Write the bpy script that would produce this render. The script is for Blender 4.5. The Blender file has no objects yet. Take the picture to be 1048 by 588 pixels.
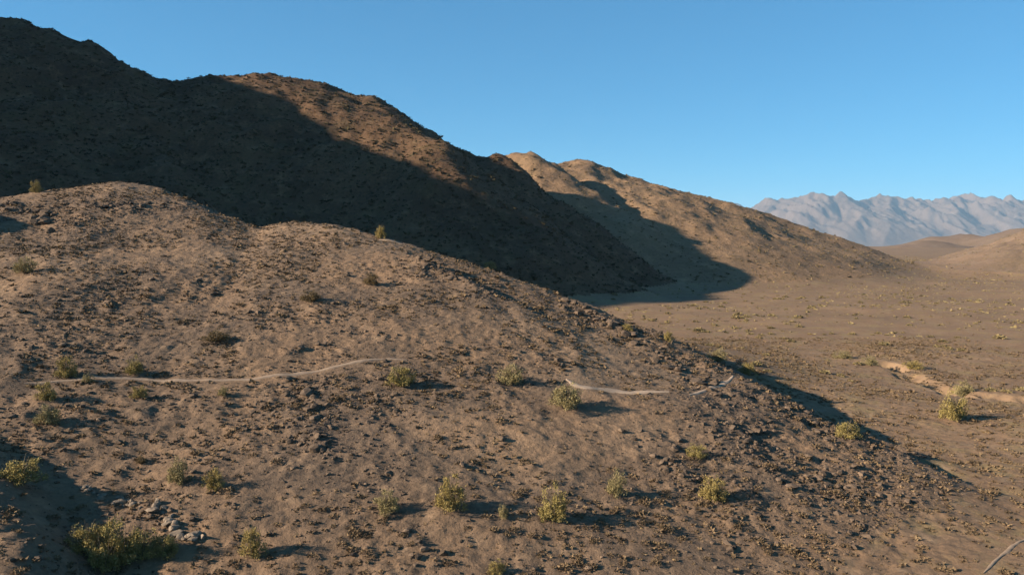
import bpy, math, random
import numpy as np
from mathutils import Vector

rng = np.random.default_rng(7)
random.seed(7)
scene = bpy.context.scene
col = scene.collection

# ---------------------------------------------------------------- camera, sky, sun
W0, H0, F = 1048.0, 588.0, 822.0          # photograph size and focal length in pixels
CAM_Z = 24.0                              # metres above the desert plain
PITCH = math.atan((294.0 - 240.0) / F)    # horizon at row 240
cam_d = bpy.data.cameras.new("camera")
cam = bpy.data.objects.new("camera", cam_d)
col.objects.link(cam)
cam_d.sensor_width = 36.0
cam_d.lens = 36.0 * F / W0
cam_d.clip_start = 0.5
cam_d.clip_end = 60000
cam.location = (0, 0, CAM_Z)
cam.rotation_euler = (math.pi / 2 - PITCH, 0, 0)
scene.camera = cam

SUN_EL = math.radians(21.8)
SUN_AZ = math.radians(-103.0)              # measured from +Y towards +X: sun on the left, a little behind the camera
sdir = Vector((math.sin(SUN_AZ) * math.cos(SUN_EL), math.cos(SUN_AZ) * math.cos(SUN_EL), math.sin(SUN_EL)))

world = bpy.data.worlds.new("World")
scene.world = world
world.use_nodes = True
nt = world.node_tree
nt.nodes.clear()
sky = nt.nodes.new("ShaderNodeTexSky")
sky.sky_type = 'NISHITA'
sky.sun_disc = False
sky.sun_elevation = SUN_EL
sky.sun_rotation = SUN_AZ
sky.altitude = 700
sky.air_density = 0.8
sky.dust_density = 0.0
sky.ozone_density = 6.0
bg = nt.nodes.new("ShaderNodeBackground")
bg.inputs["Strength"].default_value = 0.053
wo = nt.nodes.new("ShaderNodeOutputWorld")
gam = nt.nodes.new("ShaderNodeGamma")          # softens the contrast between zenith and horizon
gam.inputs["Gamma"].default_value = 0.62
clean = nt.nodes.new("ShaderNodeMix")          # clear, dry desert air: less red in the whole sky
clean.data_type = 'RGBA'
clean.blend_type = 'MULTIPLY'
clean.inputs[0].default_value = 1.0
clean.inputs[7].default_value = (0.68, 1.63, 1.97, 1)
nt.links.new(sky.outputs[0], gam.inputs[0])
nt.links.new(gam.outputs[0], clean.inputs[6])
nt.links.new(clean.outputs[2], bg.inputs[0])
nt.links.new(bg.outputs[0], wo.inputs[0])

sun_d = bpy.data.lights.new("sun", 'SUN')
sun_d.energy = 5.0
sun_d.angle = math.radians(0.6)
sun_d.color = (1.0, 0.86, 0.70)
sun = bpy.data.objects.new("sun", sun_d)
col.objects.link(sun)
sun.rotation_euler = sdir.to_track_quat('Z', 'Y').to_euler()

scene.view_settings.view_transform = 'Standard'
scene.view_settings.look = 'None'
scene.view_settings.exposure = 1.4
scene.view_settings.gamma = 1.0
scene.render.engine = 'CYCLES'
scene.cycles.diffuse_bounces = 2

# ---------------------------------------------------------------- helpers
cp, sp = math.cos(PITCH), math.sin(PITCH)


def pix_dir(u, v):
    a, b = (u - W0 / 2) / F, (H0 / 2 - v) / F
    return np.array([a, cp + b * sp, -sp + b * cp])


def P(u, v, y):
    """world point seen at pixel (u, v) at world depth y"""
    d = pix_dir(u, v)
    t = y / d[1]
    return (d[0] * t, y, CAM_Z + d[2] * t)


def vnoise(x, y, seed=0):
    """2-D gradient noise, about -1..1"""
    xi, yi = np.floor(x).astype(np.int64), np.floor(y).astype(np.int64)
    xf, yf = x - xi, y - yi

    def grad(ix, iy, fx, fy):
        h = (ix * 374761393 + iy * 668265263 + seed * 1442695041) & 0x7fffffff
        h = ((h ^ (h >> 13)) * 1274126177) & 0x7fffffff
        h = h ^ (h >> 16)
        a = (h & 1023) * (2 * math.pi / 1024)
        return np.cos(a) * fx + np.sin(a) * fy
    ux = xf * xf * xf * (xf * (xf * 6 - 15) + 10)
    uy = yf * yf * yf * (yf * (yf * 6 - 15) + 10)
    a = grad(xi, yi, xf, yf)
    b = grad(xi + 1, yi, xf - 1, yf)
    c = grad(xi, yi + 1, xf, yf - 1)
    d = grad(xi + 1, yi + 1, xf - 1, yf - 1)
    return 1.5 * ((a + (b - a) * ux) * (1 - uy) + (c + (d - c) * ux) * uy)


def fbm(x, y, wl, octv, seed, gain=0.5):
    s, a = 0, 1.0
    for i in range(octv):
        s = s + a * vnoise(x / wl + 17.3 * i, y / wl - 9.1 * i, seed + i)
        wl *= 0.48
        a *= gain
    return s


def ridged(x, y, wl, octv, seed, gain=0.5):
    s, a = 0, 1.0
    for i in range(octv):
        s = s + a * (1 - 2 * np.abs(vnoise(x / wl + 3.3 * i, y / wl + 5.7 * i, seed + i)))
        wl *= 0.5
        a *= gain
    return s


def smax(a, b, k):
    h = np.clip(0.5 + 0.5 * (a - b) / k, 0, 1)
    return b + (a - b) * h + k * h * (1 - h)


def sstep(a, b, x):
    t = np.clip((x - a) / (b - a), 0, 1)
    return t * t * (3 - 2 * t)


def ridge(x, y, pts, sl, sr, w):
    """height of a crest line through pts with slopes sl / sr on its left / right"""
    best = np.full(x.shape, 1e18)
    side = np.zeros(x.shape)
    segs = []
    for (x0, y0, z0), (x1, y1, z1) in zip(pts[:-1], pts[1:]):
        dx, dy = x1 - x0, y1 - y0
        L2 = dx * dx + dy * dy
        t = np.clip(((x - x0) * dx + (y - y0) * dy) / L2, 0, 1)
        px, py = x - (x0 + t * dx), y - (y0 + t * dy)
        r2 = px * px + py * py
        segs.append((z0 + (z1 - z0) * t, r2))
        if sl != sr:
            sd = (dx * py - dy * px) / math.sqrt(L2)
            m = r2 < best
            best = np.where(m, r2, best)
            side = np.where(m, sd, side)
    s = sr if sl == sr else sr + (sl - sr) * (0.5 + 0.5 * np.tanh(side / w * 0.7))
    out = np.full(x.shape, -1e4)
    for zc, r2 in segs:
        out = np.maximum(out, zc - s * (np.sqrt(r2 + w * w) - w))
    return out


# ---------------------------------------------------------------- crest lines (photo pixels + distance)
HILL = [(-150, 130, 26), (-118, 152, 29), P(30, 200, 165), P(85, 189, 170), P(120, 186, 172), P(165, 193, 170),
        P(212, 210, 166), P(240, 231, 160), P(268, 232, 156), P(300, 228, 151), P(345, 230, 146), P(392, 244, 141),
        P(440, 259, 139), P(490, 277, 137), P(540, 292, 133), P(590, 311, 128), P(650, 338, 119), P(705, 361, 112),
        P(760, 385, 104), P(830, 422, 94), P(900, 454, 86), P(985, 486, 80)]
RIB = [P(405, 256, 130), P(432, 265, 122), P(480, 289, 113), P(530, 315, 106), P(575, 341, 101)]
BANK = [(-22, 26, 5.5), (-28.5, 44, 5.2), (-42.5, 60, 8.4), (-60, 80, 10.2), (-82, 100, 13.5), (-101, 128, 34), (-130, 146, 41)]
MAIN = [P(-30, 12, 390), P(0, 22, 388), P(32, 27, 388), P(62, 38, 390), P(95, 50, 390), P(112, 63, 390),
        P(148, 84, 392), P(168, 89, 395), P(190, 88, 398), P(215, 82, 400), P(252, 77, 404), P(285, 80, 405), P(330, 85, 405),
        P(380, 98, 404), P(412, 119, 402), P(445, 135, 400), P(480, 153, 398), P(507, 163, 396), P(530, 192, 391),
        P(552, 230, 386), P(574, 268, 382)]
PEAK = [(-600, 330, 270), (-460, 360, 226), (-352, 376, 177), (-342, 380, 174)]  # unseen peak left of the view, height set by the shadow it casts
SHADE_RIDGE = [(-352, 376, 180), (-330, 320, 178), (-310, 280, 160), (-297, 245, 154), (-290, 222, 149), (-284, 205, 126), (-278, 188, 92), (-270, 165, 80)]  # unseen ridge, added and shaped to throw shade on the mountain and plain
SPUR = [P(310, 86, 402), P(350, 100, 392), P(400, 121, 375), P(450, 148, 349), P(500, 181, 340), P(540, 207, 335), P(562, 252, 330)]
SPUR2 = [P(120, 80, 384), P(140, 120, 352), P(160, 165, 312), P(175, 200, 285)]
HILL3 = [P(330, 215, 580), P(440, 190, 570), P(505, 180, 560), P(540, 174, 558), P(566, 169, 560), P(590, 166, 565), P(612, 174, 572), P(640, 185, 578),
         P(700, 198, 584), P(730, 206, 586), P(765, 217, 588), P(800, 231, 590), P(860, 251, 600), P(905, 264, 620)]
SPUR4 = [P(470, 175, 505), P(515, 160, 502), P(543, 156, 498), P(564, 168, 488), P(600, 200, 472), P(648, 242, 452)]
RIGHTN = [P(985, 302, 430), P(1012, 284, 460), P(1048, 258, 500), P(1120, 225, 540), P(1250, 210, 600)]
RIGHTF = [P(895, 264, 1350), P(925, 252, 1400), P(950, 246, 1420), P(985, 252, 1400), P(1010, 262, 1360)]
RIGHTG = [P(930, 255, 1700), P(965, 241, 1750), P(985, 239, 1750), P(1010, 243, 1750), P(1035, 241, 1700), P(1060, 233, 1650), P(1150, 215, 1600), P(1300, 190, 1600)]
FARD = 14000
FK = FARD / 8000.0
FAR = [P(a, b, FARD + c * FK) for a, b, c in [(-900, 190, 900), (-400, 205, 600), (0, 215, 400), (300, 205, 300), (600, 214, 500), (735, 211, 200), (770, 208, 0),
       (800, 206, 0), (832, 203, -200), (858, 202, -300), (885, 202, -100), (905, 204, 0), (922, 208, 200), (938, 203, 0), (950, 205, 0), (970, 207, 0),
       (985, 203, 200), (1005, 207, 0), (1016, 203, -100), (1030, 204, 0), (1048, 206, 0), (1120, 200, 100), (1250, 210, 0), (1500, 195, -200), (2000, 200, -900)]]
FSPURS = []
for (u0, v0, u1, v1, dd) in [(858, 200, 905, 250, 900), (832, 205, 850, 252, 900), (890, 201, 945, 246, 900), (938, 203, 985, 244, 900), (800, 209, 812, 250, 800),
                             (985, 203, 1020, 246, 800), (1016, 203, 1050, 246, 800), (1048, 206, 1090, 248, 800), (775, 213, 775, 250, 700)]:
    FSPURS.append([P(u0, v0 + 1, FARD - 50 * FK), P((u0 * .6 + u1 * .4), v0 * .7 + v1 * .3, FARD - dd * .45 * FK), P(u1, v1, FARD - dd * 1.25 * FK)])

WASH = None                                # centre line of the dry wash on the plain, filled below
PATHS_W = []                               # world polylines of trails (flattened ground)


def poly_dist(x, y, pts):
    out = np.full(x.shape, 1e9)
    for p, q in zip(pts[:-1], pts[1:]):
        dx, dy = q[0] - p[0], q[1] - p[1]
        t = np.clip(((x - p[0]) * dx + (y - p[1]) * dy) / (dx * dx + dy * dy), 0, 1)
        out = np.minimum(out, np.hypot(x - p[0] - t * dx, y - p[1] - t * dy))
    return out


def blob(x, y, pts):
    out = np.zeros(x.shape)
    for bx, by, rx, ry, a in pts:
        out = np.maximum(out, a * np.exp(-(((x - bx) / rx) ** 2 + ((y - by) / ry) ** 2)))
    return out


ROCKY = []                                 # rocky patches on the near hill: x, y, rx, ry, strength
WASH = []


BARE = []                                  # worn, paler ground: x, y, rx, ry, strength


def part_of(mask, fn, x, y):
    out = np.full(x.shape, -1e4)
    if mask.any():
        out[mask] = fn(x[mask], y[mask])
    return out


def near_ridges(x, y):
    h1 = ridge(x + 1.2 * fbm(x, y, 18, 2, 11), y + 1.2 * fbm(x, y, 18, 2, 13), HILL, 1.0, 0.245, 1.6)
    rib = ridge(x, y, RIB, 0.8, 0.33, 1.5)
    bank = ridge(x + 0.8 * fbm(x, y, 9, 2, 15), y, BANK, 0.35, 0.75, 2.0)
    return smax(smax(h1, rib, 1.2), bank, 1.0)


def mountain_ridges(x, y):
    wx, wy = x + 6 * fbm(x, y, 70, 2, 91), y + 6 * fbm(x, y, 70, 2, 95)
    m = smax(ridge(wx, wy, MAIN, 0.9, 0.70, 6), ridge(wx, wy, SPUR, 1.0, 0.70, 5), 4)
    m = smax(m, ridge(wx, wy, SPUR2, 0.68, 0.68, 6), 6)
    m = smax(m, ridge(wx, wy, PEAK, 0.95, 0.95, 6), 4)
    m = smax(m, ridge(wx, wy, SHADE_RIDGE, 0.95, 0.95, 6), 4)
    hm = np.clip(m, 0, 60) / 60
    calm = 1 - 0.75 * np.exp(-(poly_dist(x, y, SPUR) / 22) ** 2)
    return m + calm * hm ** 0.7 * (3.6 * (ridged(wx, wy, 56, 4, 31) - 0.75) + 1.5 * fbm(x, y, 12, 3, 36)) + 0.5 * hm * (ridged(x, y, 7, 2, 38) - .5)


def foothill_ridges(x, y):
    wx, wy = x + 6 * fbm(x, y, 70, 2, 91), y + 6 * fbm(x, y, 70, 2, 95)
    b = smax(ridge(wx, wy, HILL3, 0.5, 0.37, 10), ridge(wx, wy, SPUR4, 0.95, 0.5, 5), 3)
    return b + (np.clip(b, 0, 40) / 40) ** 0.7 * (2.0 * (ridged(wx * 1.3, wy * .8, 50, 4, 41) - 0.6) + 1.0 * fbm(x, y, 14, 3, 46))


def valley_ridges(x, y):
    wx, wy = x + 6 * fbm(x, y, 70, 2, 91), y + 6 * fbm(x, y, 70, 2, 95)
    r = np.maximum(ridge(wx, wy, RIGHTN, 0.32, 0.25, 12), np.maximum(ridge(wx, wy, RIGHTF, 0.3, 0.3, 25), ridge(wx, wy, RIGHTG, 0.3, 0.3, 25)))
    return r + np.clip(r, 0, 20) / 20 * (4.5 * (ridged(x, y, 90, 4, 51) - .6))


def far_ridges(x, y):
    fr = ridge(x + 120 * FK * fbm(x, y, 900 * FK, 2, 21), y + 120 * FK * fbm(x, y, 900 * FK, 2, 25), FAR, 0.55, 0.42, 15 * FK)
    for s_ in FSPURS:
        fr = smax(fr, ridge(x + 90 * FK * fbm(x, y, 600 * FK, 3, 23), y, s_, 0.6, 0.6, 8 * FK), 16 * FK)
    return fr + np.clip(fr + 240, 0, 300 * FK) / (300 * FK) * (50 * FK * (ridged(x * 1.5, y * .7, 480 * FK, 5, 61, .55) - 0.55))


def terrain(x, y, full=False):
    """height, class (0 plain 1 near hill 2 mountain 3 foothill 4 valley hills 5 far range), rockiness[, bareness]"""
    x = np.asarray(x, float)
    y = np.asarray(y, float)
    dist = np.hypot(x, y)
    # plain, sinking away beyond the pass
    plain = 1.2 * fbm(x, y, 160, 3, 3) * sstep(120, 400, dist) + 0.35 * fbm(x, y, 30, 2, 7)
    plain = plain - 240 * sstep(1100, 11000, y) + 9 * sstep(300, 700, y) * sstep(330, -50, x) + 5.5 * np.exp(-((x - 18) / 26) ** 2 - ((y - 141) / 30) ** 2)
    near = sstep(300, 220, y) * sstep(260, 160, np.abs(x))
    hn = part_of((y < 330) & (np.abs(x) < 300), near_ridges, x, y)
    m = part_of((y > -50) & (y < 900) & (x > -1000) & (x < 420) & ((y > 150) | (x < -120)), mountain_ridges, x, y)
    b = part_of((y > 330) & (y < 1300) & (x > -500) & (x < 700), foothill_ridges, x, y)
    r = part_of((y > 200) & (y < 2800) & (x > 60) & (x < 3500), valley_ridges, x, y)
    fr = part_of(y > 4800 * FK, far_ridges, x, y)
    st = np.stack([plain, hn - .5, m - 1.5, b - 1.5, r - 1.5, fr - 20])
    cls = np.argmax(st, axis=0)
    h = smax(plain, m, 9)
    h = smax(h, b, 8)
    h = smax(h, r, 8)
    h = smax(h, fr, 30)
    h = smax(h, hn, 1.2)
    # rockiness
    rk = np.clip(0.5 + 0.9 * fbm(x, y, 16, 4, 71, 0.6), 0, 1) * 0.55
    bare = np.zeros(x.shape)
    nm = near > 0
    if nm.any():
        xn, yn = x[nm], y[nm]
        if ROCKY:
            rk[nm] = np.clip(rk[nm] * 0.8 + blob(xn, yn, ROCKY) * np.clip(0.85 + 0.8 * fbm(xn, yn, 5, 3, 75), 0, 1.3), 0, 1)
        if BARE:
            bare[nm] = blob(xn, yn, BARE) * np.clip(0.8 + 0.9 * fbm(xn, yn, 6, 3, 77), 0, 1)
            rk[nm] *= 1 - 0.8 * bare[nm]
        hill = sstep(-0.5, 3.0, hn[nm] - plain[nm])
        pm = np.ones(xn.shape)
        for pts in PATHS_W:
            pm = np.minimum(pm, sstep(0.5, 2.2, poly_dist(xn, yn, pts)))
        soft = 0.35 + 0.65 * hill
        dh = soft * (0.40 * fbm(xn, yn, 17, 2, 81) + 0.16 * (ridged(xn * 1.3 + 0.5 * yn, yn, 9, 2, 85) - 0.5))
        dh += pm * (0.5 + 0.5 * hill) * ((0.085 + 0.13 * rk[nm]) * (1 - .6 * bare[nm]) * fbm(xn, yn, 2.3, 3, 87, 0.7)
                                        + (0.16 - .08 * bare[nm]) * (np.abs(vnoise(xn / 1.15, yn / 1.15, 88)) + .6 * np.abs(vnoise(xn / .62 + 9, yn / .62, 86)) - .4))
        if WASH:
            wd = poly_dist(xn + 1.0 * fbm(xn, yn, 6, 2, 89), yn, WASH)
            mod = np.clip(0.5 + 1.3 * fbm(xn, yn, 8, 3, 90), 0.1, 1)
            dh -= 1.7 * sstep(3.0, 1.2, wd) * mod
            bare[nm] = np.maximum(bare[nm], 0.28 * sstep(5.0, 2.0, wd) * mod)
        h[nm] += near[nm] * dh
    if full:
        return h, cls, rk, bare
    return h, cls, rk


def hz(x, y):
    return float(terrain(np.array([x], float), np.array([y], float))[0][0])


def hit(u, v, tmin=30, tmax=1500):
    """where the line of sight through a pixel meets the ground"""
    d = pix_dir(u, v)
    t = np.geomspace(tmin, tmax, 650)
    z = terrain(d[0] * t, d[1] * t)[0]
    below = np.nonzero(CAM_Z + d[2] * t < z)[0]
    if len(below) == 0:
        return None
    i = below[0]
    a, b = t[max(i - 1, 0)], t[i]
    tt = np.linspace(a, b, 40)
    zz = terrain(d[0] * tt, d[1] * tt)[0]
    j = np.nonzero(CAM_Z + d[2] * tt < zz)[0]
    k = tt[j[0]] if len(j) else b
    return np.array([d[0] * k, d[1] * k, CAM_Z + d[2] * k])


def hits(pix):
    return [p for p in (hit(u, v) for u, v in pix) if p is not None]


# ---------------------------------------------------------------- materials
def new_mat(name):
    m = bpy.data.materials.new(name)
    m.use_nodes = True
    n = m.node_tree
    b = n.nodes["Principled BSDF"]
    b.inputs["Specular IOR Level"].default_value = 0.12
    b.inputs["Roughness"].default_value = 0.95
    return m, n, b


def nnode(n, t, **kw):
    o = n.nodes.new(t)
    for k, v in kw.items():
        if k in o.inputs:
            o.inputs[k].default_value = v
        else:
            setattr(o, k, v)
    return o


def mixc(n, fac, a, b, blend='MIX'):
    o = n.nodes.new("ShaderNodeMix")
    o.data_type = 'RGBA'
    o.blend_type = blend
    for sock, val in ((o.inputs[0], fac), (o.inputs[6], a), (o.inputs[7], b)):
        if isinstance(val, bpy.types.NodeSocket):
            n.links.new(val, sock)
        elif isinstance(val, tuple):
            sock.default_value = val + (1.0,)
        else:
            sock.default_value = val
    return o.outputs[2]


def noise_ramp(n, co, scale, detail, lo, hi, rough=0.6):
    t = nnode(n, "ShaderNodeTexNoise", Scale=scale, Detail=detail, Roughness=rough)
    n.links.new(co, t.inputs["Vector"])
    r = nnode(n, "ShaderNodeMapRange")
    r.inputs[1].default_value = lo
    r.inputs[2].default_value = hi
    n.links.new(t.outputs[0], r.inputs[0])
    return r.outputs[0]


def ground_mat(name, soil, soil2, rock, pale, sc=1.0, bump=0.12, veg=0.0, vegc=(0.085, 0.066, 0.026)):
    m, n, b = new_mat(name)
    geo = nnode(n, "ShaderNodeNewGeometry")
    co = geo.outputs["Position"]
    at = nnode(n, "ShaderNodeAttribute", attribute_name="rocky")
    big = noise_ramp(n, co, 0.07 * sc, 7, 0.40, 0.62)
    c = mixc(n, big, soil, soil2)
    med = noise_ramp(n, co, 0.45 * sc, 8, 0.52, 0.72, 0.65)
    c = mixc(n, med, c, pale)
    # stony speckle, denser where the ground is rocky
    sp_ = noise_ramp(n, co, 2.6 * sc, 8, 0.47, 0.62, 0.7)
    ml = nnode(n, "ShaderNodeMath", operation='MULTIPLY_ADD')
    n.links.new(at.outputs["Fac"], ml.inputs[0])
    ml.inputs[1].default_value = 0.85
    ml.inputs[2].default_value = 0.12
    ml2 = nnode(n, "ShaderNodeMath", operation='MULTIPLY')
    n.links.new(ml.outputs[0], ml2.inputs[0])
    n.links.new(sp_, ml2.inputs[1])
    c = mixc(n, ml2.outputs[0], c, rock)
    ab = nnode(n, "ShaderNodeAttribute", attribute_name="bare")
    if veg:
        vg = noise_ramp(n, co, 0.22 * sc, 6, 0.5, 0.66, 0.75)
        vm = nnode(n, "ShaderNodeMath", operation='MULTIPLY')
        vm.inputs[1].default_value = veg
        n.links.new(vg, vm.inputs[0])
        c = mixc(n, vm.outputs[0], c, vegc)
    c = mixc(n, ab.outputs["Fac"], c, tuple(k * 1.08 for k in pale))
    n.links.new(c, b.inputs["Base Color"])
    t = nnode(n, "ShaderNodeTexNoise", Scale=1.6 * sc, Detail=9, Roughness=0.68)
    n.links.new(co, t.inputs["Vector"])
    bp = nnode(n, "ShaderNodeBump", Strength=1.0, Distance=bump)
    n.links.new(t.outputs[0], bp.inputs["Height"])
    n.links.new(bp.outputs[0], b.inputs["Normal"])
    return m


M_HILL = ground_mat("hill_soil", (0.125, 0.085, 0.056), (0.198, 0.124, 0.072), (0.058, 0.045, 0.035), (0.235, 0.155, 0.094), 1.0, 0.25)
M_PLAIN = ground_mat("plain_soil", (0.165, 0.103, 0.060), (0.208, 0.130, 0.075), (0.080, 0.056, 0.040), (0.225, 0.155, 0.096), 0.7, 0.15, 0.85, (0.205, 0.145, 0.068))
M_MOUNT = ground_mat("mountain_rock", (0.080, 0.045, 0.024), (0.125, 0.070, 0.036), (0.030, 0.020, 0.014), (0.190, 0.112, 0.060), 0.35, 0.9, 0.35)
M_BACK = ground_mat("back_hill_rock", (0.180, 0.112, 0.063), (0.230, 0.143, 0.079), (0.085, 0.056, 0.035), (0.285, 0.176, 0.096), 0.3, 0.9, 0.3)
M_RIGHT = ground_mat("right_hill_rock", (0.150, 0.100, 0.066), (0.180, 0.120, 0.078), (0.085, 0.060, 0.040), (0.195, 0.138, 0.090), 0.12, 0.8, 0.3)
M_FAR = ground_mat("far_range_rock", (0.105, 0.073, 0.054), (0.135, 0.094, 0.069), (0.055, 0.043, 0.036), (0.150, 0.108, 0.080), 0.02, 4.0)


def simple_mat(name, c0, c1, scale=3.0, bump=0.0, tint=True, rough=0.95, transl=0.0):
    m, n, b = new_mat(name)
    b.inputs["Roughness"].default_value = rough
    geo = nnode(n, "ShaderNodeNewGeometry")
    f = noise_ramp(n, geo.outputs["Position"], scale, 5, 0.3, 0.7)
    c = mixc(n, f, c0, c1)
    if tint:
        at = nnode(n, "ShaderNodeAttribute", attribute_name="tint")
        hs = nnode(n, "ShaderNodeMapRange")
        hs.inputs[3].default_value = 0.65
        hs.inputs[4].default_value = 1.35
        n.links.new(at.outputs["Fac"], hs.inputs[0])
        vm = n.nodes.new("ShaderNodeVectorMath")
        vm.operation = 'SCALE'
        n.links.new(c, vm.inputs[0])
        n.links.new(hs.outputs[0], vm.inputs[3])
        c = vm.outputs[0]
    n.links.new(c, b.inputs["Base Color"])
    if bump:
        t = nnode(n, "ShaderNodeTexNoise", Scale=scale * 2, Detail=6)
        n.links.new(geo.outputs["Position"], t.inputs["Vector"])
        bp = nnode(n, "ShaderNodeBump", Strength=1.0, Distance=bump)
        n.links.new(t.outputs[0], bp.inputs["Height"])
        n.links.new(bp.outputs[0], b.inputs["Normal"])
    return m


# ---------------------------------------------------------------- mesh builders
def np_mesh(name, v, f, mat, smooth=False, attrs=None):
    me = bpy.data.meshes.new(name)
    v = np.asarray(v, np.float32)
    f = np.asarray(f, np.int32)
    k = f.shape[1]
    me.vertices.add(len(v))
    me.vertices.foreach_set("co", v.ravel())
    me.loops.add(f.size)
    me.loops.foreach_set("vertex_index", f.ravel())
    me.polygons.add(len(f))
    me.polygons.foreach_set("loop_start", np.arange(0, f.size, k, dtype=np.int32))
    me.polygons.foreach_set("loop_total", np.full(len(f), k, np.int32))
    me.polygons.foreach_set("use_smooth", np.full(len(f), smooth, bool))
    for an, av in (attrs or {}).items():
        a = me.attributes.new(an, 'FLOAT', 'POINT')
        a.data.foreach_set("value", np.asarray(av, np.float32))
    me.materials.append(mat)
    me.update(calc_edges=True)
    return me


def link(name, me, parent=None):
    o = bpy.data.objects.new(name, me)
    col.objects.link(o)
    if parent:
        o.parent = parent
    return o


def tag(o, label=None, cat=None, group=None, kind=None):
    if label:
        o["label"] = label
    if cat:
        o["category"] = cat
    if group:
        o["group"] = group
    if kind:
        o["kind"] = kind
    return o

#==SETUP_END

# ---------------------------------------------------------------- terrain details that need pixel lookups
def pz(u, v):
    return hit(u, v)


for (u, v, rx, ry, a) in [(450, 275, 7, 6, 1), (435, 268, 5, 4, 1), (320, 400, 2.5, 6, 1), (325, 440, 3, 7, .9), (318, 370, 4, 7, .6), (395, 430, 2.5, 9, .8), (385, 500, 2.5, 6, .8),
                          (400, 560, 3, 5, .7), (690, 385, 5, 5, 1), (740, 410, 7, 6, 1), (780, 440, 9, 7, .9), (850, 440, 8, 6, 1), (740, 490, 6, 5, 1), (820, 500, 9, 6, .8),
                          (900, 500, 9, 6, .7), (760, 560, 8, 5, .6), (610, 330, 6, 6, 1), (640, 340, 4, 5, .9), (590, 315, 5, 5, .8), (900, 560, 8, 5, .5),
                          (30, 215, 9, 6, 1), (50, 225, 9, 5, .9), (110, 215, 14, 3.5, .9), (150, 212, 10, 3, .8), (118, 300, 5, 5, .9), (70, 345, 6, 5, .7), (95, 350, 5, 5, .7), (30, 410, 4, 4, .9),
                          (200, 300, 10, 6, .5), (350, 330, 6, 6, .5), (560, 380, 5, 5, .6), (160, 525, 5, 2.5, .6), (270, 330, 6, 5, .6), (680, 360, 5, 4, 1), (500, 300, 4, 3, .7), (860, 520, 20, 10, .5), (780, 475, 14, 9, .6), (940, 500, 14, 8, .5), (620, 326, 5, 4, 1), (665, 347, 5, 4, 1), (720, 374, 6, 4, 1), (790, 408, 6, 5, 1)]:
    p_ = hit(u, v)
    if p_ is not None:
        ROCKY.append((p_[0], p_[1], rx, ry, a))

for (u, v, rx, ry, a) in [(640, 372, 8, 7, .8), (612, 352, 6, 6, .7), (592, 388, 4, 4, .8), (660, 385, 5, 5, .6), (300, 233, 9, 4, .8), (345, 237, 8, 4, .7), (545, 330, 6, 5, .5),
                          (400, 252, 6, 4, .6), (230, 260, 9, 7, .5), (120, 192, 9, 4, .6), (60, 270, 8, 8, .4), (640, 440, 5, 5, .4), (480, 440, 5, 6, .4), (540, 480, 5, 5, .4)]:
    p_ = hit(u, v)
    if p_ is not None:
        BARE.append((p_[0], p_[1], rx, ry, a))

PIX_PATHS = [[(20, 391), (70, 389), (150, 387), (215, 388), (259, 388), (283, 384), (315, 381), (337, 376), (356, 372), (376, 368), (397, 366), (420, 369)],
             [(578, 386), (587, 394), (603, 397), (622, 399.5), (642, 400), (665, 401), (688, 401.5)],
             [(704, 404), (718, 401), (730, 396.5), (742, 392), (751, 385)],
             [(1005, 588), (1016, 578), (1027, 566), (1040, 556), (1060, 546)]]
PATHS_W.extend([hits(p) for p in PIX_PATHS])
PATHS_W.append([np.array((q[0] - .9, q[1] - 1.3, q[2])) for q in HILL[11:16]])
WASH.extend([tuple(hit(u, v)[:2]) for u, v in [(905, 372), (926, 379), (940, 389), (957, 391), (975, 401), (1010, 404), (1060, 410)]])

# ---------------------------------------------------------------- terrain sheets
def axis(segs):
    """segs: list of (start, stop, step)"""
    out = []
    for a, b, s in segs:
        n = max(2, int(round((b - a) / s)) + 1)
        q = np.linspace(a, b, n)
        out.extend(q if not out else q[1:])
    return np.array(out)


def grow(a, b, s0, ratio):
    out, s = [a], s0
    sg = 1 if b > a else -1
    while (b - out[-1]) * sg > s:
        out.append(out[-1] + sg * s)
        s *= ratio
    out.append(b)
    return np.array(out)


blocks = []


def add_block(xs, ys, hole=None):
    X, Y = np.meshgrid(xs, ys)
    h, c, rk, ba = terrain(X.ravel(), Y.ravel(), True)
    nx, ny = len(xs), len(ys)
    i = np.arange(nx * ny).reshape(ny, nx)
    q = np.stack([i[:-1, :-1], i[:-1, 1:], i[1:, 1:], i[1:, :-1]], -1).reshape(-1, 4)
    if hole:
        x0, x1, y0, y1 = hole
        xm, ym = X.ravel(), Y.ravel()
        ins = (xm >= x0) & (xm <= x1) & (ym >= y0) & (ym <= y1)
        q = q[~ins[q].all(1)]
    V = np.stack([X.ravel(), Y.ravel(), h], 1)
    # smooth normals from the height grid
    Z = h.reshape(ny, nx)
    gy, gx = np.gradient(Z, ys, xs)
    N = np.stack([-gx.ravel(), -gy.ravel(), np.ones(nx * ny)], 1)
    N /= np.linalg.norm(N, axis=1)[:, None]
    blocks.append((V, q, c, rk, ba, N))


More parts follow.
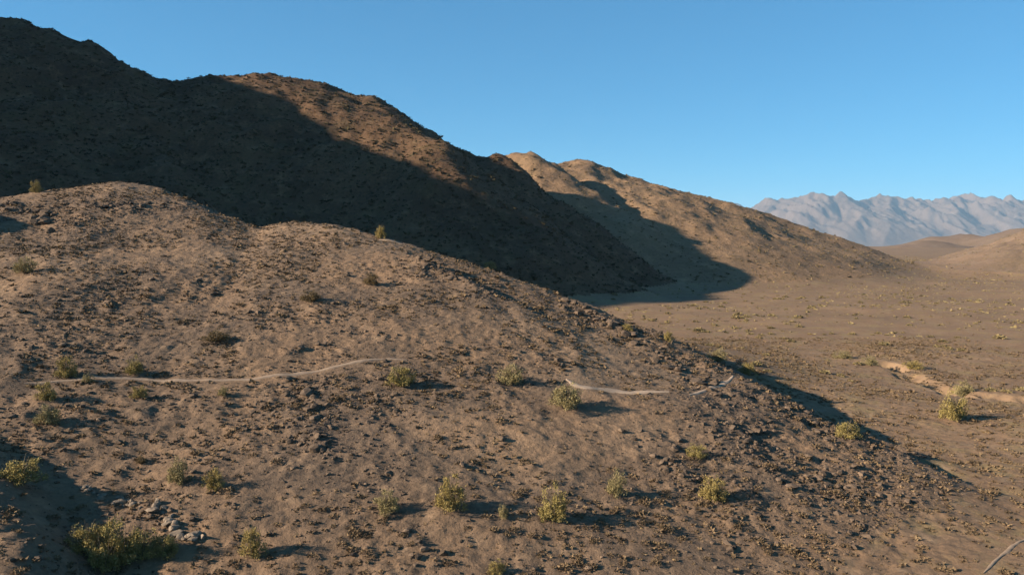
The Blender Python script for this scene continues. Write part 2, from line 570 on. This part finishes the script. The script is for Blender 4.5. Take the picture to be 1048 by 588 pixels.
A = (-106.0, 100.0, 42.0, 187.0)
add_block(axis([(A[0], A[1], 0.28)]), axis([(A[2], A[3], 0.28)]))
B = (-340.0, 340.0, -60.0, 760.0)
add_block(axis([(B[0], B[1], 1.7)]), np.concatenate([axis([(-60, 40, 4.0), (40, 430, 1.5)]), grow(430, 760, 1.6, 1.008)[1:]]), (A[0] + .5, A[1] - .5, A[2] + .5, A[3] - .5))
xs = np.concatenate([grow(-340, -14000 * FK, 6, 1.06)[::-1], axis([(-340, 340, 6)])[1:], grow(340, 14000 * FK, 6, 1.027)[1:]])
ys = np.concatenate([grow(-60, -3000, 6, 1.1)[::-1], axis([(-60, 760, 10)])[1:], grow(760, 2200, 8, 1.012)[1:], grow(2200, 6600 * FK, 35, 1.06)[1:]])
add_block(xs, ys, (B[0] + 6, B[1] - 6, B[2] + 8, B[3] - 8))
add_block(FK * axis([(-14000, 1500, 120), (1500, 5600, 18), (5600, 14000, 110)]), FK * axis([(6600, 8600, 24), (8600, 9300, 60), (9300, 16000, 400)]))

NAMES = ["desert_plain", "hillside", "mountain", "foothill", "valley_hills", "far_mountain_range"]
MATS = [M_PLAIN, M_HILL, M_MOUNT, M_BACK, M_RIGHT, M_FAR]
LABS = ["flat brown desert plain dotted with dry shrubs", "near stony brown hillside filling the foreground", "large mountain mostly in deep shadow",
        "sunlit brown foothill behind the shadowed mountain", "low brown hills at the far side of the valley", "hazy blue grey mountain range on the horizon"]
off = 0
VV, QQ, CC, RR, BB, NN = [], [], [], [], [], []
for V, q, c, rk, ba, N in blocks:
    VV.append(V)
    QQ.append(q + off)
    CC.append(c)
    RR.append(rk)
    BB.append(ba)
    NN.append(N)
    off += len(V)
VV, QQ, CC, RR, BB, NN = (np.concatenate(a) for a in (VV, QQ, CC, RR, BB, NN))
FC = np.sort(CC[QQ], axis=1)[:, 2]
for k in range(6):
    q = QQ[FC == k]
    if not len(q):
        continue
    used, inv = np.unique(q, return_inverse=True)
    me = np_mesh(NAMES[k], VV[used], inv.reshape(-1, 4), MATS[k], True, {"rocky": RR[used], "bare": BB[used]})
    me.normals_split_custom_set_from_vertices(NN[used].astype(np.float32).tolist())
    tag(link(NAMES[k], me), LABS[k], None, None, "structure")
print("terrain verts", len(VV))

# ---------------------------------------------------------------- haze: the air between here and the far range
hv = bpy.data.materials.new("haze_air")
hv.use_nodes = True
hv.node_tree.nodes.clear()
pv = hv.node_tree.nodes.new("ShaderNodeVolumePrincipled")
pv.inputs["Color"].default_value = (0.46, 0.73, 1.0, 1)
pv.inputs["Density"].default_value = 0.000030
ho = hv.node_tree.nodes.new("ShaderNodeOutputMaterial")
hv.node_tree.links.new(pv.outputs[0], ho.inputs["Volume"])
hx, hy0, hy1, hz0, hz1 = 14500 * FK, -3500, 16500 * FK, float(VV[:, 2].min()) - 1.5, float(VV[:, 2].max()) + 60
bv = [(x, y, z) for z in (hz0, hz1) for y in (hy0, hy1) for x in (-hx, hx)]
bf = [(0, 2, 3, 1), (4, 5, 7, 6), (0, 1, 5, 4), (2, 6, 7, 3), (0, 4, 6, 2), (1, 3, 7, 5)]
tag(link("haze", np_mesh("haze", bv, bf, hv)), "thin blue haze over the valley", None, None, "stuff")
#==TERRAIN_END

# ---------------------------------------------------------------- trails
M_PATH = simple_mat("trail_dust", (0.21, 0.150, 0.103), (0.285, 0.205, 0.142), 1.5, 0.03, False)
M_PATH2 = simple_mat("trail_pale_dust", (0.27, 0.195, 0.135), (0.37, 0.27, 0.19), 1.5, 0.03, False)
for k, pts in enumerate(PATHS_W):
    pts = np.array(pts)[:, :2]
    seg = np.hypot(*np.diff(pts, axis=0).T)
    cum = np.concatenate([[0], np.cumsum(seg)])
    n = int(cum[-1] / 0.3)
    tt = np.linspace(0, cum[-1], n)
    cx, cy = np.interp(tt, cum, pts[:, 0]), np.interp(tt, cum, pts[:, 1])
    ker = np.ones(9) / 9
    cx = np.convolve(np.pad(cx, 4, 'edge'), ker, 'valid') + 0.12 * vnoise(tt / 2.0, tt * 0 + k, 5)
    cy = np.convolve(np.pad(cy, 4, 'edge'), ker, 'valid') + 0.15 * vnoise(tt / 2.5, tt * 0 + k, 6)
    tx, ty = np.gradient(cx), np.gradient(cy)
    L = np.hypot(tx, ty)
    nx_, ny_ = -ty / L, tx / L
    half = [0.34, 0.75, 0.45, 0.22, 0.7][k] * (1 + 0.55 * vnoise(tt / 3, tt * 0, 9)) * np.minimum(1, 0.15 + np.minimum(tt, cum[-1] - tt) / 5)
    V, dz = [], [-0.06, 0.045, 0.05, 0.045, -0.06]
    for j, a in enumerate((-1, -0.6, 0, 0.6, 1)):
        e = 1 + 0.45 * vnoise(tt / 0.8, tt * 0 + j, 31)
        X, Y = cx + nx_ * half * a * e, cy + ny_ * half * a * e
        V.append(np.stack([X, Y, terrain(X, Y)[0] + dz[j]], 1))
    V = np.stack(V, 1).reshape(-1, 3)
    i = np.arange(n * 5).reshape(n, 5)
    q = np.stack([i[:-1, :-1], i[1:, :-1], i[1:, 1:], i[:-1, 1:]], -1).reshape(-1, 4)[:, ::-1]
    tag(link("footpath", np_mesh("footpath", V, q, M_PATH2 if k in (1, 2) else M_PATH, True)),
        ["narrow pale footpath crossing the middle of the hillside", "short bright footpath beside the straw coloured shrub", "pale strip of trail on the dark rocky crest", "pale track at the bottom right corner", "faint worn footpath along the top of the near hill crest"][k], None, None, "structure")

# ---------------------------------------------------------------- scatter templates
PHI = (1 + 5 ** .5) / 2
ICO_V = np.array([(-1, PHI, 0), (1, PHI, 0), (-1, -PHI, 0), (1, -PHI, 0), (0, -1, PHI), (0, 1, PHI), (0, -1, -PHI), (0, 1, -PHI), (PHI, 0, -1), (PHI, 0, 1), (-PHI, 0, -1), (-PHI, 0, 1)]) / math.hypot(1, PHI)
ICO_F = np.array([(0, 11, 5), (0, 5, 1), (0, 1, 7), (0, 7, 10), (0, 10, 11), (1, 5, 9), (5, 11, 4), (11, 10, 2), (10, 7, 6), (7, 1, 8), (3, 9, 4), (3, 4, 2), (3, 2, 6), (3, 6, 8), (3, 8, 9), (4, 9, 5), (2, 4, 11), (6, 2, 10), (8, 6, 7), (9, 8, 1)])


def subdiv(v, f):
    v = [tuple(p) for p in v]
    mid, out = {}, []

    def m(a, b):
        key = (min(a, b), max(a, b))
        if key not in mid:
            p = np.array(v[a]) + np.array(v[b])
            v.append(tuple(p / np.linalg.norm(p)))
            mid[key] = len(v) - 1
        return mid[key]
    for a, b, c in f:
        ab, bc, ca = m(a, b), m(b, c), m(c, a)
        out += [(a, ab, ca), (b, bc, ab), (c, ca, bc), (ab, bc, ca)]
    return np.array(v), np.array(out)


ICO2_V, ICO2_F = subdiv(ICO_V, ICO_F)


def rock_template(fine, r):
    v, f = (ICO2_V, ICO2_F) if fine else (ICO_V, ICO_F)
    v = v * (1 + r.normal(0, 0.10 if fine else 0.18, (len(v), 1)))
    for _ in range(5 if fine else 3):                     # flat broken faces
        n = r.normal(size=3)
        n /= np.linalg.norm(n)
        d = v @ n
        lim = r.uniform(0.45, 0.75)
        v = v - np.outer(np.maximum(d - lim, 0), n)
    v = v * np.array([r.uniform(.8, 1.3), r.uniform(.7, 1.1), r.uniform(.5, .85)])
    return v, f


def tuft_template(n, r, size=0.3, h=0.8):
    """small dry shrub: short leafy slivers spread through a low dome"""
    a = r.uniform(0, 2 * math.pi, n)
    rr = np.sqrt(r.uniform(0.02, 1, n))
    top = np.sqrt(np.maximum(1 - rr ** 2, 0)) * h
    z = top * r.uniform(0.25, 1.0, n)
    c = np.stack([rr * np.cos(a), rr * np.sin(a), z], 1)
    out = c * np.array([1, 1, 1.3]) + r.normal(0, .35, (n, 3))
    out /= np.linalg.norm(out, axis=1)[:, None]
    s = np.cross(out, r.normal(size=(n, 3)))
    s /= np.linalg.norm(s, axis=1)[:, None]
    sz = size * r.uniform(.6, 1.3, (n, 1))
    v = np.stack([c - s * sz * .5 - out * sz * .5, c + s * sz * .5 - out * sz * .5, c + out * sz * .8], 1).reshape(-1, 3)
    return v, np.arange(3 * n).reshape(-1, 3)


def scatter(name, templates, xyz, scale, squash, mat, seed):
    """one joined mesh of many small pieces"""
    r = np.random.default_rng(seed)
    n = len(xyz)
    which = r.integers(0, len(templates), n)
    ang = r.uniform(0, 2 * math.pi, n)
    tint = np.clip(r.normal(.5, .22, n), 0, 1)
    VS, FS, TS, o = [], [], [], 0
    for k, (tv, tf) in enumerate(templates):
        idx = np.nonzero(which == k)[0]
        if not len(idx):
            continue
        ca, sa = np.cos(ang[idx])[:, None], np.sin(ang[idx])[:, None]
        sc = scale[idx][:, None]
        X = (tv[:, 0] * ca - tv[:, 1] * sa) * sc + xyz[idx, 0:1]
        Y = (tv[:, 0] * sa + tv[:, 1] * ca) * sc + xyz[idx, 1:2]
        Z = tv[:, 2] * sc * squash[idx][:, None] + xyz[idx, 2:3]
        VS.append(np.stack([X, Y, Z], -1).reshape(-1, 3))
        FS.append((tf[None] + (np.arange(len(idx)) * len(tv))[:, None, None]).reshape(-1, 3) + o)
        TS.append(np.repeat(tint[idx], len(tv)))
        o += len(idx) * len(tv)
    return np_mesh(name, np.concatenate(VS), np.concatenate(FS), mat, False, {"tint": np.concatenate(TS)})


def in_view(x, y, z, mu=40, mv=30):
    dx, dy, dz = x, y, z - CAM_Z
    depth = dy * cp - dz * sp
    up = dy * sp + dz * cp
    u = W0 / 2 + F * dx / np.maximum(depth, .1)
    v = H0 / 2 - F * up / np.maximum(depth, .1)
    return u, v, (u > -mu) & (u < W0 + mu) & (v > -mv) & (v < H0 + mv) & (depth > 1)


def frustum(x, y):
    k = np.abs(x) < 0.66 * y + 8
    return x[k], y[k]


def path_clear(x, y, d=0.42):
    ok = np.ones(x.shape, bool)
    for pts in PATHS_W:
        ok &= poly_dist(x, y, pts) > d
    return ok


M_STONE = simple_mat("varnished_stone", (0.058, 0.043, 0.032), (0.150, 0.102, 0.066), 2.0, 0.04)
M_PALE = simple_mat("pale_stone", (0.14, 0.107, 0.077), (0.21, 0.16, 0.115), 2.0, 0.05)
M_DRY = simple_mat("dry_shrub", (0.088, 0.060, 0.034), (0.190, 0.128, 0.070), 0.35)
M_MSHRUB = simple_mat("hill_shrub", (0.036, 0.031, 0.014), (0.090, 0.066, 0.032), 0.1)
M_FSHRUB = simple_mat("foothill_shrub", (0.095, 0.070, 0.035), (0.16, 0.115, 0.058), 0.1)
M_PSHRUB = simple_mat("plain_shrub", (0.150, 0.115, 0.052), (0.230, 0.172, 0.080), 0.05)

# stones on the near hill
N = 210000
px_, py_ = frustum(rng.uniform(-108, 100, N), rng.uniform(42, 186, N))
N = len(px_)
ph, pc, pr, pb = terrain(px_, py_, True)
u_, v_, vis = in_view(px_, py_, ph)
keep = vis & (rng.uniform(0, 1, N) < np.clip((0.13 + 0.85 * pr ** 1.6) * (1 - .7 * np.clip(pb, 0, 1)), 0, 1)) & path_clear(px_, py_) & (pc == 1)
px_, py_, ph, pr = px_[keep], py_[keep], ph[keep], pr[keep]
size = np.clip(rng.lognormal(math.log(0.074), 0.62, len(px_)) * (0.75 + 0.65 * pr), 0.045, 0.48)
tr = np.random.default_rng(3)
tag(link("loose_stones", scatter("loose_stones", [rock_template(False, tr) for _ in range(10)], np.stack([px_, py_, ph + size * .12], 1), size, np.ones(len(size)), M_STONE, 4)),
    "dark loose stones strewn over the near hillside", "stones", None, "stuff")
print("stones", len(px_))

# low dry shrubs: near hill
tr = np.random.default_rng(5)
TUFT = [tuft_template(13, tr, 0.66) for _ in range(8)]
N = 85000
px_, py_ = frustum(rng.uniform(-110, 105, N), rng.uniform(42, 186, N))
N = len(px_)
ph, pc, pr, pb = terrain(px_, py_, True)
u_, v_, vis = in_view(px_, py_, ph)
dens = np.clip(0.5 + 1.0 * fbm(px_, py_, 14, 3, 131), 0.06, 1) * (1 - .6 * np.clip(pb, 0, 1))
keep = vis & (rng.uniform(0, 1, N) < dens) & path_clear(px_, py_, 0.6)
px_, py_, ph = px_[keep], py_[keep], ph[keep]
size = np.clip(rng.lognormal(math.log(0.20), 0.40, len(px_)), 0.10, 0.7)
app = size / np.hypot(px_, py_)
order = np.argsort(-app)
near_ids, rest = order[:280], order[280:]
tag(link("dry_undergrowth", scatter("dry_undergrowth", TUFT, np.stack([px_, py_, ph - .03], 1)[rest], size[rest], rng.uniform(.6, 1, len(rest)), M_DRY, 6)),
    "countless small dry tufts between the stones on the hillside", "shrubs", None, "stuff")
tr = np.random.default_rng(8)
LOWM = []
for k in range(8):
    tv, tf = tuft_template(90, tr, 0.26, 0.85)
    LOWM.append(np_mesh("low_shrub", tv, tf, M_DRY, False, {"tint": np.repeat(tr.uniform(.3, .75, 90), 3)}))
LOW_OBJS, PLAIN_OBJS = [], []
for k, i in enumerate(near_ids):
    o = link("low_shrub", LOWM[k % 8])
    o.location = (px_[i], py_[i], ph[i] - 0.04)
    o.rotation_euler = (0, 0, random.uniform(0, 6.28))
    o.scale = (size[i], size[i] * random.uniform(.8, 1.2), size[i] * random.uniform(.65, 1))
    tag(o, None, "shrub", "low dry shrubs on the near hillside")
    LOW_OBJS.append(o)

# shrubs on the shaded mountain and the hills behind
tr = np.random.default_rng(9)
TUFT2 = [tuft_template(9, tr, 0.95) for _ in range(6)]
N = 150000
px_, py_ = frustum(rng.uniform(-260, 420, N), rng.uniform(185, 900, N))
N = len(px_)
ph, pc, pr = terrain(px_, py_)
u_, v_, vis = in_view(px_, py_, ph)
mt = vis & (pc == 2)
size = np.clip(rng.lognormal(math.log(0.50), 0.38, N), 0.25, 1.2)
sel = np.nonzero(mt)[0][:34000]
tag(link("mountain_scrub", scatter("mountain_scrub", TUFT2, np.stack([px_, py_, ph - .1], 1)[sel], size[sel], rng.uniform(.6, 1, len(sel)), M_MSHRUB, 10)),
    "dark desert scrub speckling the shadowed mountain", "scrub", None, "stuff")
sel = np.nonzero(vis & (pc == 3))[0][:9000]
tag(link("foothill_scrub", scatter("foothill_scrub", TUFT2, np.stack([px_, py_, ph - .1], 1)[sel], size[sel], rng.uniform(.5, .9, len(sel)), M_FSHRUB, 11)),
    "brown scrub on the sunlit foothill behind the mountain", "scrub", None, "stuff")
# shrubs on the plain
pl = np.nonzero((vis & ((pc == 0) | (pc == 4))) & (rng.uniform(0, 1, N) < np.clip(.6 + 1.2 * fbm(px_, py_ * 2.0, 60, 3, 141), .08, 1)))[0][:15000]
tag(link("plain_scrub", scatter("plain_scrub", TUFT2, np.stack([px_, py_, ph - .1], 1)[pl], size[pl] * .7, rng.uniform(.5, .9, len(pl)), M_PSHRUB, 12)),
    "straw coloured scrub scattered far across the plain", "scrub", None, "stuff")
N = 3000
px_, py_ = rng.uniform(-10, 170, N), rng.uniform(80, 330, N)
ph, pc, pr = terrain(px_, py_)
u_, v_, vis = in_view(px_, py_, ph, 0, 0)
ok = np.nonzero(vis & (pc == 0) & (rng.uniform(0, 1, N) < np.clip(.3 + 1.2 * fbm(px_, py_ * 2.0, 40, 2, 143), .05, 1)))[0][:200]
tr = np.random.default_rng(13)
PLM = []
for k in range(6):
    tv, tf = tuft_template(110, tr, 0.28, 0.9)
    PLM.append(np_mesh("plain_shrub", tv, tf, M_PSHRUB, False, {"tint": np.repeat(tr.uniform(.3, .8, 110), 3)}))
for k, i in enumerate(ok):
    o = link("plain_shrub", PLM[k % 6])
    sz = float(np.clip(rng.lognormal(math.log(.72), .4), .35, 1.6))
    o.location = (px_[i], py_[i], ph[i] - .05)
    o.rotation_euler = (0, 0, random.uniform(0, 6.28))
    o.scale = (sz, sz * random.uniform(.8, 1.2), sz * random.uniform(.6, .9))
    tag(o, None, "shrub", "small shrubs on the open plain")
    PLAIN_OBJS.append(o)

# ---------------------------------------------------------------- the larger bushes, one by one
M_STEM = simple_mat("bush_stem", (0.10, 0.08, 0.055), (0.16, 0.125, 0.085), 4.0, 0, False)
LEAF = {
    "olive": simple_mat("leaf_olive", (0.215, 0.168, 0.057), (0.290, 0.222, 0.080), 1.2),
    "straw": simple_mat("leaf_straw", (0.235, 0.175, 0.058), (0.300, 0.225, 0.080), 1.2),
    "pale": simple_mat("leaf_pale", (0.225, 0.180, 0.082), (0.285, 0.228, 0.105), 1.2),
    "brown": simple_mat("leaf_brown", (0.110, 0.078, 0.036), (0.155, 0.106, 0.050), 1.2),
}


def bush_meshes(kind, seed, nstem=24, nleaf=85):
    """unit bush: base at origin, about 1 wide (radius .5) and 1 high; stems fan out from the root"""
    r = np.random.default_rng(seed)
    SV, SF, LV, o = [], [], [], 0
    for k in range(nstem):
        a = r.uniform(0, 2 * math.pi)
        lean = r.uniform(0.05, 1.15)
        L = r.uniform(.8, 1.18) * (1 - .12 * lean)
        t = np.linspace(0, 1, 6)
        rad = .5 * math.sin(lean) * (t ** 1.25) * r.uniform(.85, 1.12) + .02
        zz = L * math.cos(lean * .62) * (t - .12 * t ** 2 * lean)
        wob = np.cumsum(r.normal(0, .018, (6, 2)), axis=0)
        c = np.stack([rad * math.cos(a) + wob[:, 0], rad * math.sin(a) + wob[:, 1], zz - .03], 1)
        th = .016 * (1 - .8 * t)
        for j in range(6):
            for q in range(3):
                an = q * 2.094 + a
                SV.append(c[j] + np.array([math.cos(an), math.sin(an), .2 * math.sin(an)]) * th[j])
        for j in range(5):
            for q in range(3):
                q2 = (q + 1) % 3
                SF += [(o + j * 3 + q, o + j * 3 + q2, o + j * 3 + 3 + q2), (o + j * 3 + q, o + j * 3 + 3 + q2, o + j * 3 + 3 + q)]
        o += 18
    # leaf sprays in many small clumps through a dome that reaches the ground
    for k in range(70):
        a = r.uniform(0, 2 * math.pi)
        ce = r.uniform(-.05, 1) ** 1.0
        rr = r.uniform(.55, 1.0) if k % 3 else r.uniform(.1, .6)
        se = math.sqrt(max(0, 1 - ce * ce))
        lump = 1 + .16 * math.sin(3 * a + seed) + .10 * math.sin(5 * a + 2 * seed)
        c = np.array([.46 * rr * se * math.cos(a) * lump, .46 * rr * se * math.sin(a) * lump, .10 + .78 * rr * max(ce, 0) * lump])
        m_ = int(nleaf * r.uniform(.4, 1.2))
        p = c + r.normal(0, .050, (m_, 3)) * np.array([1, 1, 1.25])
        p[:, 2] = np.maximum(p[:, 2], .015)
        d = np.array([c[0] * .9, c[1] * .9, .55]) + r.normal(0, .42, (m_, 3))
        d /= np.linalg.norm(d, axis=1)[:, None]
        s_ = np.cross(d, r.normal(size=(m_, 3)))
        s_ /= np.linalg.norm(s_, axis=1)[:, None]
        ln = r.uniform(.018, .05, (m_, 1))
        LV.append(np.stack([p - s_ * ln * .34, p + s_ * ln * .34, p + d * ln * 1.5], 1).reshape(-1, 3))
    LV = np.concatenate(LV)
    nl = len(LV) // 3
    lm = np_mesh("foliage", LV, np.arange(3 * nl).reshape(-1, 3), LEAF[kind], False, {"tint": np.repeat(np.clip(r.normal(.5, .13, nl), 0, 1), 3)})
    sm = np_mesh("stems", np.array(SV), np.array(SF), M_STEM, True)
    return sm, lm


BM = {k: [bush_meshes(k, 100 + 10 * i + j) for j in range(3)] for i, k in enumerate(LEAF)}


def bush(name, u, v, w, h, kind, label, cat="bush", group=None, var=None, sink=0.05):
    p = hit(u, v)
    if p is None:
        print("no ground for", label)
        return None
    d = p[1] * cp - (p[2] - CAM_Z) * sp
    e = bpy.data.objects.new(name, None)
    col.objects.link(e)
    e.empty_display_size = .3
    e.location = (p[0], p[1], hz(p[0], p[1]) - sink)
    sm, lm = BM[kind][random.randrange(3) if var is None else var]
    wd, hg = w * d / F * 1.05, h * d / F * 1.08
    for nm, me in (("stems", sm), ("foliage", lm)):
        o = link(nm, me, e)
        o.scale = (wd, wd * random.uniform(.85, 1.1), hg)
        o.rotation_euler = (0, 0, 0)
    e.rotation_euler = (0, 0, random.uniform(0, 6.28))
    tag(e, label, cat, group)
    return e


BUSHES = [
    (258, 571, 28, 36, "straw", "upright straw yellow bush at the bottom left, right of the big green bush"),
    (218, 500, 21, 23, "straw", "rounded golden bush right of a paler bush above the pale rock vein"),
    (183, 493, 23, 27, "pale", "pale thin bush directly left of the rounded golden bush"),
    (20, 493, 46, 26, "olive", "wide olive bush at the left edge above the shadowed ravine"),
    (50, 433, 26, 20, "pale", "low pale bush below the pair of olive bushes at the left"),
    (47, 409, 22, 22, "olive", "lower of two olive bushes close together at the left edge"),
    (68, 386, 22, 25, "olive", "upper of two olive bushes close together at the left edge"),
    (90, 391, 12, 10, "pale", "tiny pale bush right of the two olive bushes at the left"),
    (138, 382, 20, 17, "olive", "small yellow green bush just above the footpath at the left"),
    (143, 406, 17, 13, "olive", "small yellow green bush just below the footpath at the left"),
    (229, 404, 12, 10, "pale", "tiny pale bush below the bend of the footpath"),
    (409, 393, 34, 21, "olive", "wide olive bush at the right end of the long footpath"),
    (523, 392, 30, 21, "pale", "broad pale bush in mid slope left of the short bright footpath"),
    (460, 521, 34, 33, "straw", "golden bush low on the slope, with brown shadow to its right"),
    (395, 523, 26, 23, "pale", "grey green bush left of the golden bush low on the slope"),
    (567, 532, 33, 36, "olive", "round yellow green bush at the bottom centre with a long shadow"),
    (515, 529, 11, 15, "pale", "thin small bush between the golden and the round yellow green bush"),
    (632, 506, 22, 26, "pale", "thin pale bush right of the round yellow green bush"),
    (580, 416, 36, 26, "pale", "straw pale bush at the left end of the short bright footpath"),
    (712, 467, 24, 15, "olive", "low olive bush on dark stony ground right of centre"),
    (729, 511, 28, 26, "straw", "dry yellow bush on dark stony ground at lower right"),
    (868, 448, 27, 19, "olive", "yellow green bush on the right end of the rocky crest"),
    (975, 429, 26, 29, "olive", "tall olive bush on the plain below the wash at the right"),
    (735, 369, 23, 13, "pale", "pale bush in the shadow strip behind the rocky crest"),
    (765, 383, 18, 14, "straw", "golden bush at the end of the pale strip of trail on the crest"),
    (684, 349, 11, 12, "straw", "small golden bush at the edge of the crest shadow on the plain"),
    (390, 244, 12, 15, "straw", "single small golden bush on the crest against the dark mountain"),
    (502, 276, 15, 10, "straw", "small low golden bush on the crest right of the single crest bush"),
    (37, 197, 13, 14, "olive", "small green bush on the rocks at the top left, against the shadowed mountain"),
    (27, 279, 24, 17, "pale", "pale bush at the left edge below the rocky knoll"),
    (222, 348, 32, 11, "brown", "flat brown bush high on the slope left of centre"),
    (318, 308, 22, 12, "brown", "flat olive brown bush below the pale top of the near hill"),
    (380, 291, 17, 13, "brown", "dark brown bush below the crest near the rocky rib"),
    (508, 587, 22, 14, "straw", "golden bush cut by the bottom edge of the picture"),
    (890, 373, 17, 10, "pale", "pale bush at the left end of the dry wash"),
    (934, 377, 20, 9, "straw", "tan mounded bush on the far bank of the dry wash"),
    (986, 405, 22, 16, "pale", "grey green bush at the right end of the dry wash"),
    (862, 366, 16, 8, "pale", "low pale bush on the plain left of the dry wash"),
    (642, 338, 12, 8, "straw", "low golden bush among rocks on the dark part of the crest"),
    (145, 473, 12, 8, "brown", "tiny brown bush above the paler bush of the golden pair"),
]
for (u, v, w, h, kind, lab) in BUSHES:
    bush("desert_bush", u, v, w, h, kind, lab)

# the big bush in the ravine: several crowns on one root
p = hit(118, 574)
big = bpy.data.objects.new("large_bush", None)
col.objects.link(big)
big.location = (p[0], p[1], hz(p[0], p[1]) - .05)
dd = p[1]
for k, (du, dv, w, h, kind) in enumerate([(-32, 0, 44, 34, "olive"), (-12, 4, 46, 44, "olive"), (8, 1, 44, 46, "olive"), (28, 3, 42, 36, "olive"), (46, 6, 34, 26, "olive"), (-4, -6, 40, 38, "olive")]):
    x, y = p[0] + du * dd / F, p[1] + dv * .12
    z = hz(x, y)
    for nm, me in zip(("stems", "foliage"), BM[kind][k % 3]):
        o = link(nm, me, big)
        o.location = (x - big.location.x, y - big.location.y, z - big.location.z - .05)
        o.scale = (w * dd / F, w * dd / F * .95, h * dd / F)
        o.rotation_euler = (0, 0, k * 1.3)
tag(big, "largest green bush, wide, in the ravine at the bottom left", "bush")

# ---------------------------------------------------------------- boulders one can tell apart
tr = np.random.default_rng(17)
BOUL = []
for k in range(8):
    v, f = rock_template(True, tr)
    BOUL.append((np_mesh("boulder", v, f, M_STONE, False, {"tint": np.full(len(v), tr.uniform(.3, .7))}), np_mesh("pale_rock", v, f, M_PALE, False, {"tint": np.full(len(v), tr.uniform(.3, .7))})))


def boulders(name, pix, smin, smax_, pale, label, group):
    pix = sorted(pix)
    for k, (u, v) in enumerate(pix):
        p = hit(u, v)
        if p is None:
            continue
        s_ = random.uniform(smin, smax_)
        o = link(name, BOUL[random.randrange(8)][1 if pale else 0])
        o.location = (p[0], p[1], hz(p[0], p[1]) + s_ * .15)
        o.scale = (s_ * random.uniform(.9, 1.4), s_, s_ * random.uniform(.8, 1.1))
        o.rotation_euler = (random.uniform(-.2, .2), random.uniform(-.2, .2), random.uniform(0, 6.28))
        tag(o, "%s, %s from its left end" % (label, nth(k + 1)), "rock", group)


def nth(k):
    words = "first second third fourth fifth sixth seventh eighth ninth tenth".split()
    if k <= 10:
        return words[k - 1]
    return "%d%s" % (k, "th" if 10 < k % 100 < 20 else {1: "st", 2: "nd", 3: "rd"}.get(k % 10, "th"))


def spread(u0, v0, u1, v1, n, ju, jv):
    return [(u0 + (u1 - u0) * t + random.uniform(-ju, ju), v0 + (v1 - v0) * t + random.uniform(-jv, jv)) for t in (random.random() for _ in range(n))]


boulders("boulder", spread(5, 205, 60, 230, 26, 8, 9), .5, 1.1, False, "dark boulder of the top left outcrop", "boulders of the top left outcrop")
boulders("boulder", spread(95, 212, 175, 210, 20, 8, 4), .4, .8, False, "dark boulder in the band below the lit knoll", "boulders below the lit knoll")
boulders("boulder", spread(425, 266, 465, 282, 20, 6, 5), .35, .7, False, "dark boulder of the rib below the crest", "boulders of the rib below the crest")
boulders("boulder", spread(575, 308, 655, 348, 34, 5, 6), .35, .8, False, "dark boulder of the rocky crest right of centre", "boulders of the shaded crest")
boulders("boulder", spread(312, 392, 330, 465, 18, 8, 5), .3, .6, False, "dark boulder of the streak below the footpath", "boulders of the rock streak")
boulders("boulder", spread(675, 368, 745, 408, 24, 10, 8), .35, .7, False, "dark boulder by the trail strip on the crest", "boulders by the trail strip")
boulders("pale_rock", spread(74, 492, 112, 512, 12, 3, 3) + spread(112, 512, 162, 520, 22, 4, 4) + spread(160, 514, 188, 552, 20, 3, 3) + spread(188, 552, 208, 548, 9, 3, 3), .15, .42, True,
         "pale rock of the vein above the big bush", "rocks of the pale vein")

# ---------------------------------------------------------------- labels of the small shrubs: which one, told from the nearest landmark
MARKS = [(118, 550, "the big green bush"), (258, 555, "the upright straw yellow bush"), (200, 487, "the pale and golden bush pair"), (20, 480, "the olive bush at the left edge"),
         (55, 400, "the two olive bushes at the left"), (140, 393, "the two small bushes by the footpath"), (409, 383, "the olive bush at the footpath end"), (523, 382, "the broad pale bush"),
         (460, 505, "the golden bush low on the slope"), (395, 512, "the grey green bush"), (567, 515, "the round yellow green bush"), (632, 493, "the thin pale bush"),
         (580, 404, "the bush at the short bright footpath"), (712, 460, "the low olive bush right of centre"), (729, 498, "the dry yellow bush at lower right"), (868, 439, "the bush on the crest's right end"),
         (321, 425, "the dark rock streak"), (1025, 570, "the track in the bottom right corner"), (860, 530, "the stony ground at lower right")]
PMARKS = [(975, 415, "the tall olive bush by the wash"), (950, 388, "the dry wash"), (735, 363, "the bush in the crest shadow"), (765, 376, "the golden bush by the trail strip"), (684, 343, "the small golden bush at the crest shadow"),
          (862, 362, "the low pale bush left of the wash"), (785, 293, "the mountain's shadow tip"), (868, 439, "the bush on the crest's right end"), (1000, 300, "the low hill at the right edge")]


def label_by_marks(objs, marks, what):
    sets = {}
    for o in objs:
        u, v, _ = in_view(np.array([o.location.x]), np.array([o.location.y]), np.array([o.location.z]))
        u, v = float(u[0]), float(v[0])
        d, mu_, mv_, nm = min((math.hypot(u - a, v - b), a, b, n) for a, b, n in marks)
        dx, dy = u - mu_, v - mv_
        side = ("right of" if dx > 0 else "left of") if abs(dx) > abs(dy) else ("below" if dy > 0 else "above")
        sets.setdefault((nm, side), []).append((d, o))
    for (nm, side), lst in sets.items():
        for k, (d, o) in enumerate(sorted(lst, key=lambda q: q[0])):
            o["label"] = "%s %s %s, %s" % (what, side, nm, "the nearest" if k == 0 else nth(k + 1) + " nearest")


label_by_marks(LOW_OBJS, MARKS, "low dry shrub")
label_by_marks(PLAIN_OBJS, PMARKS, "small straw shrub")
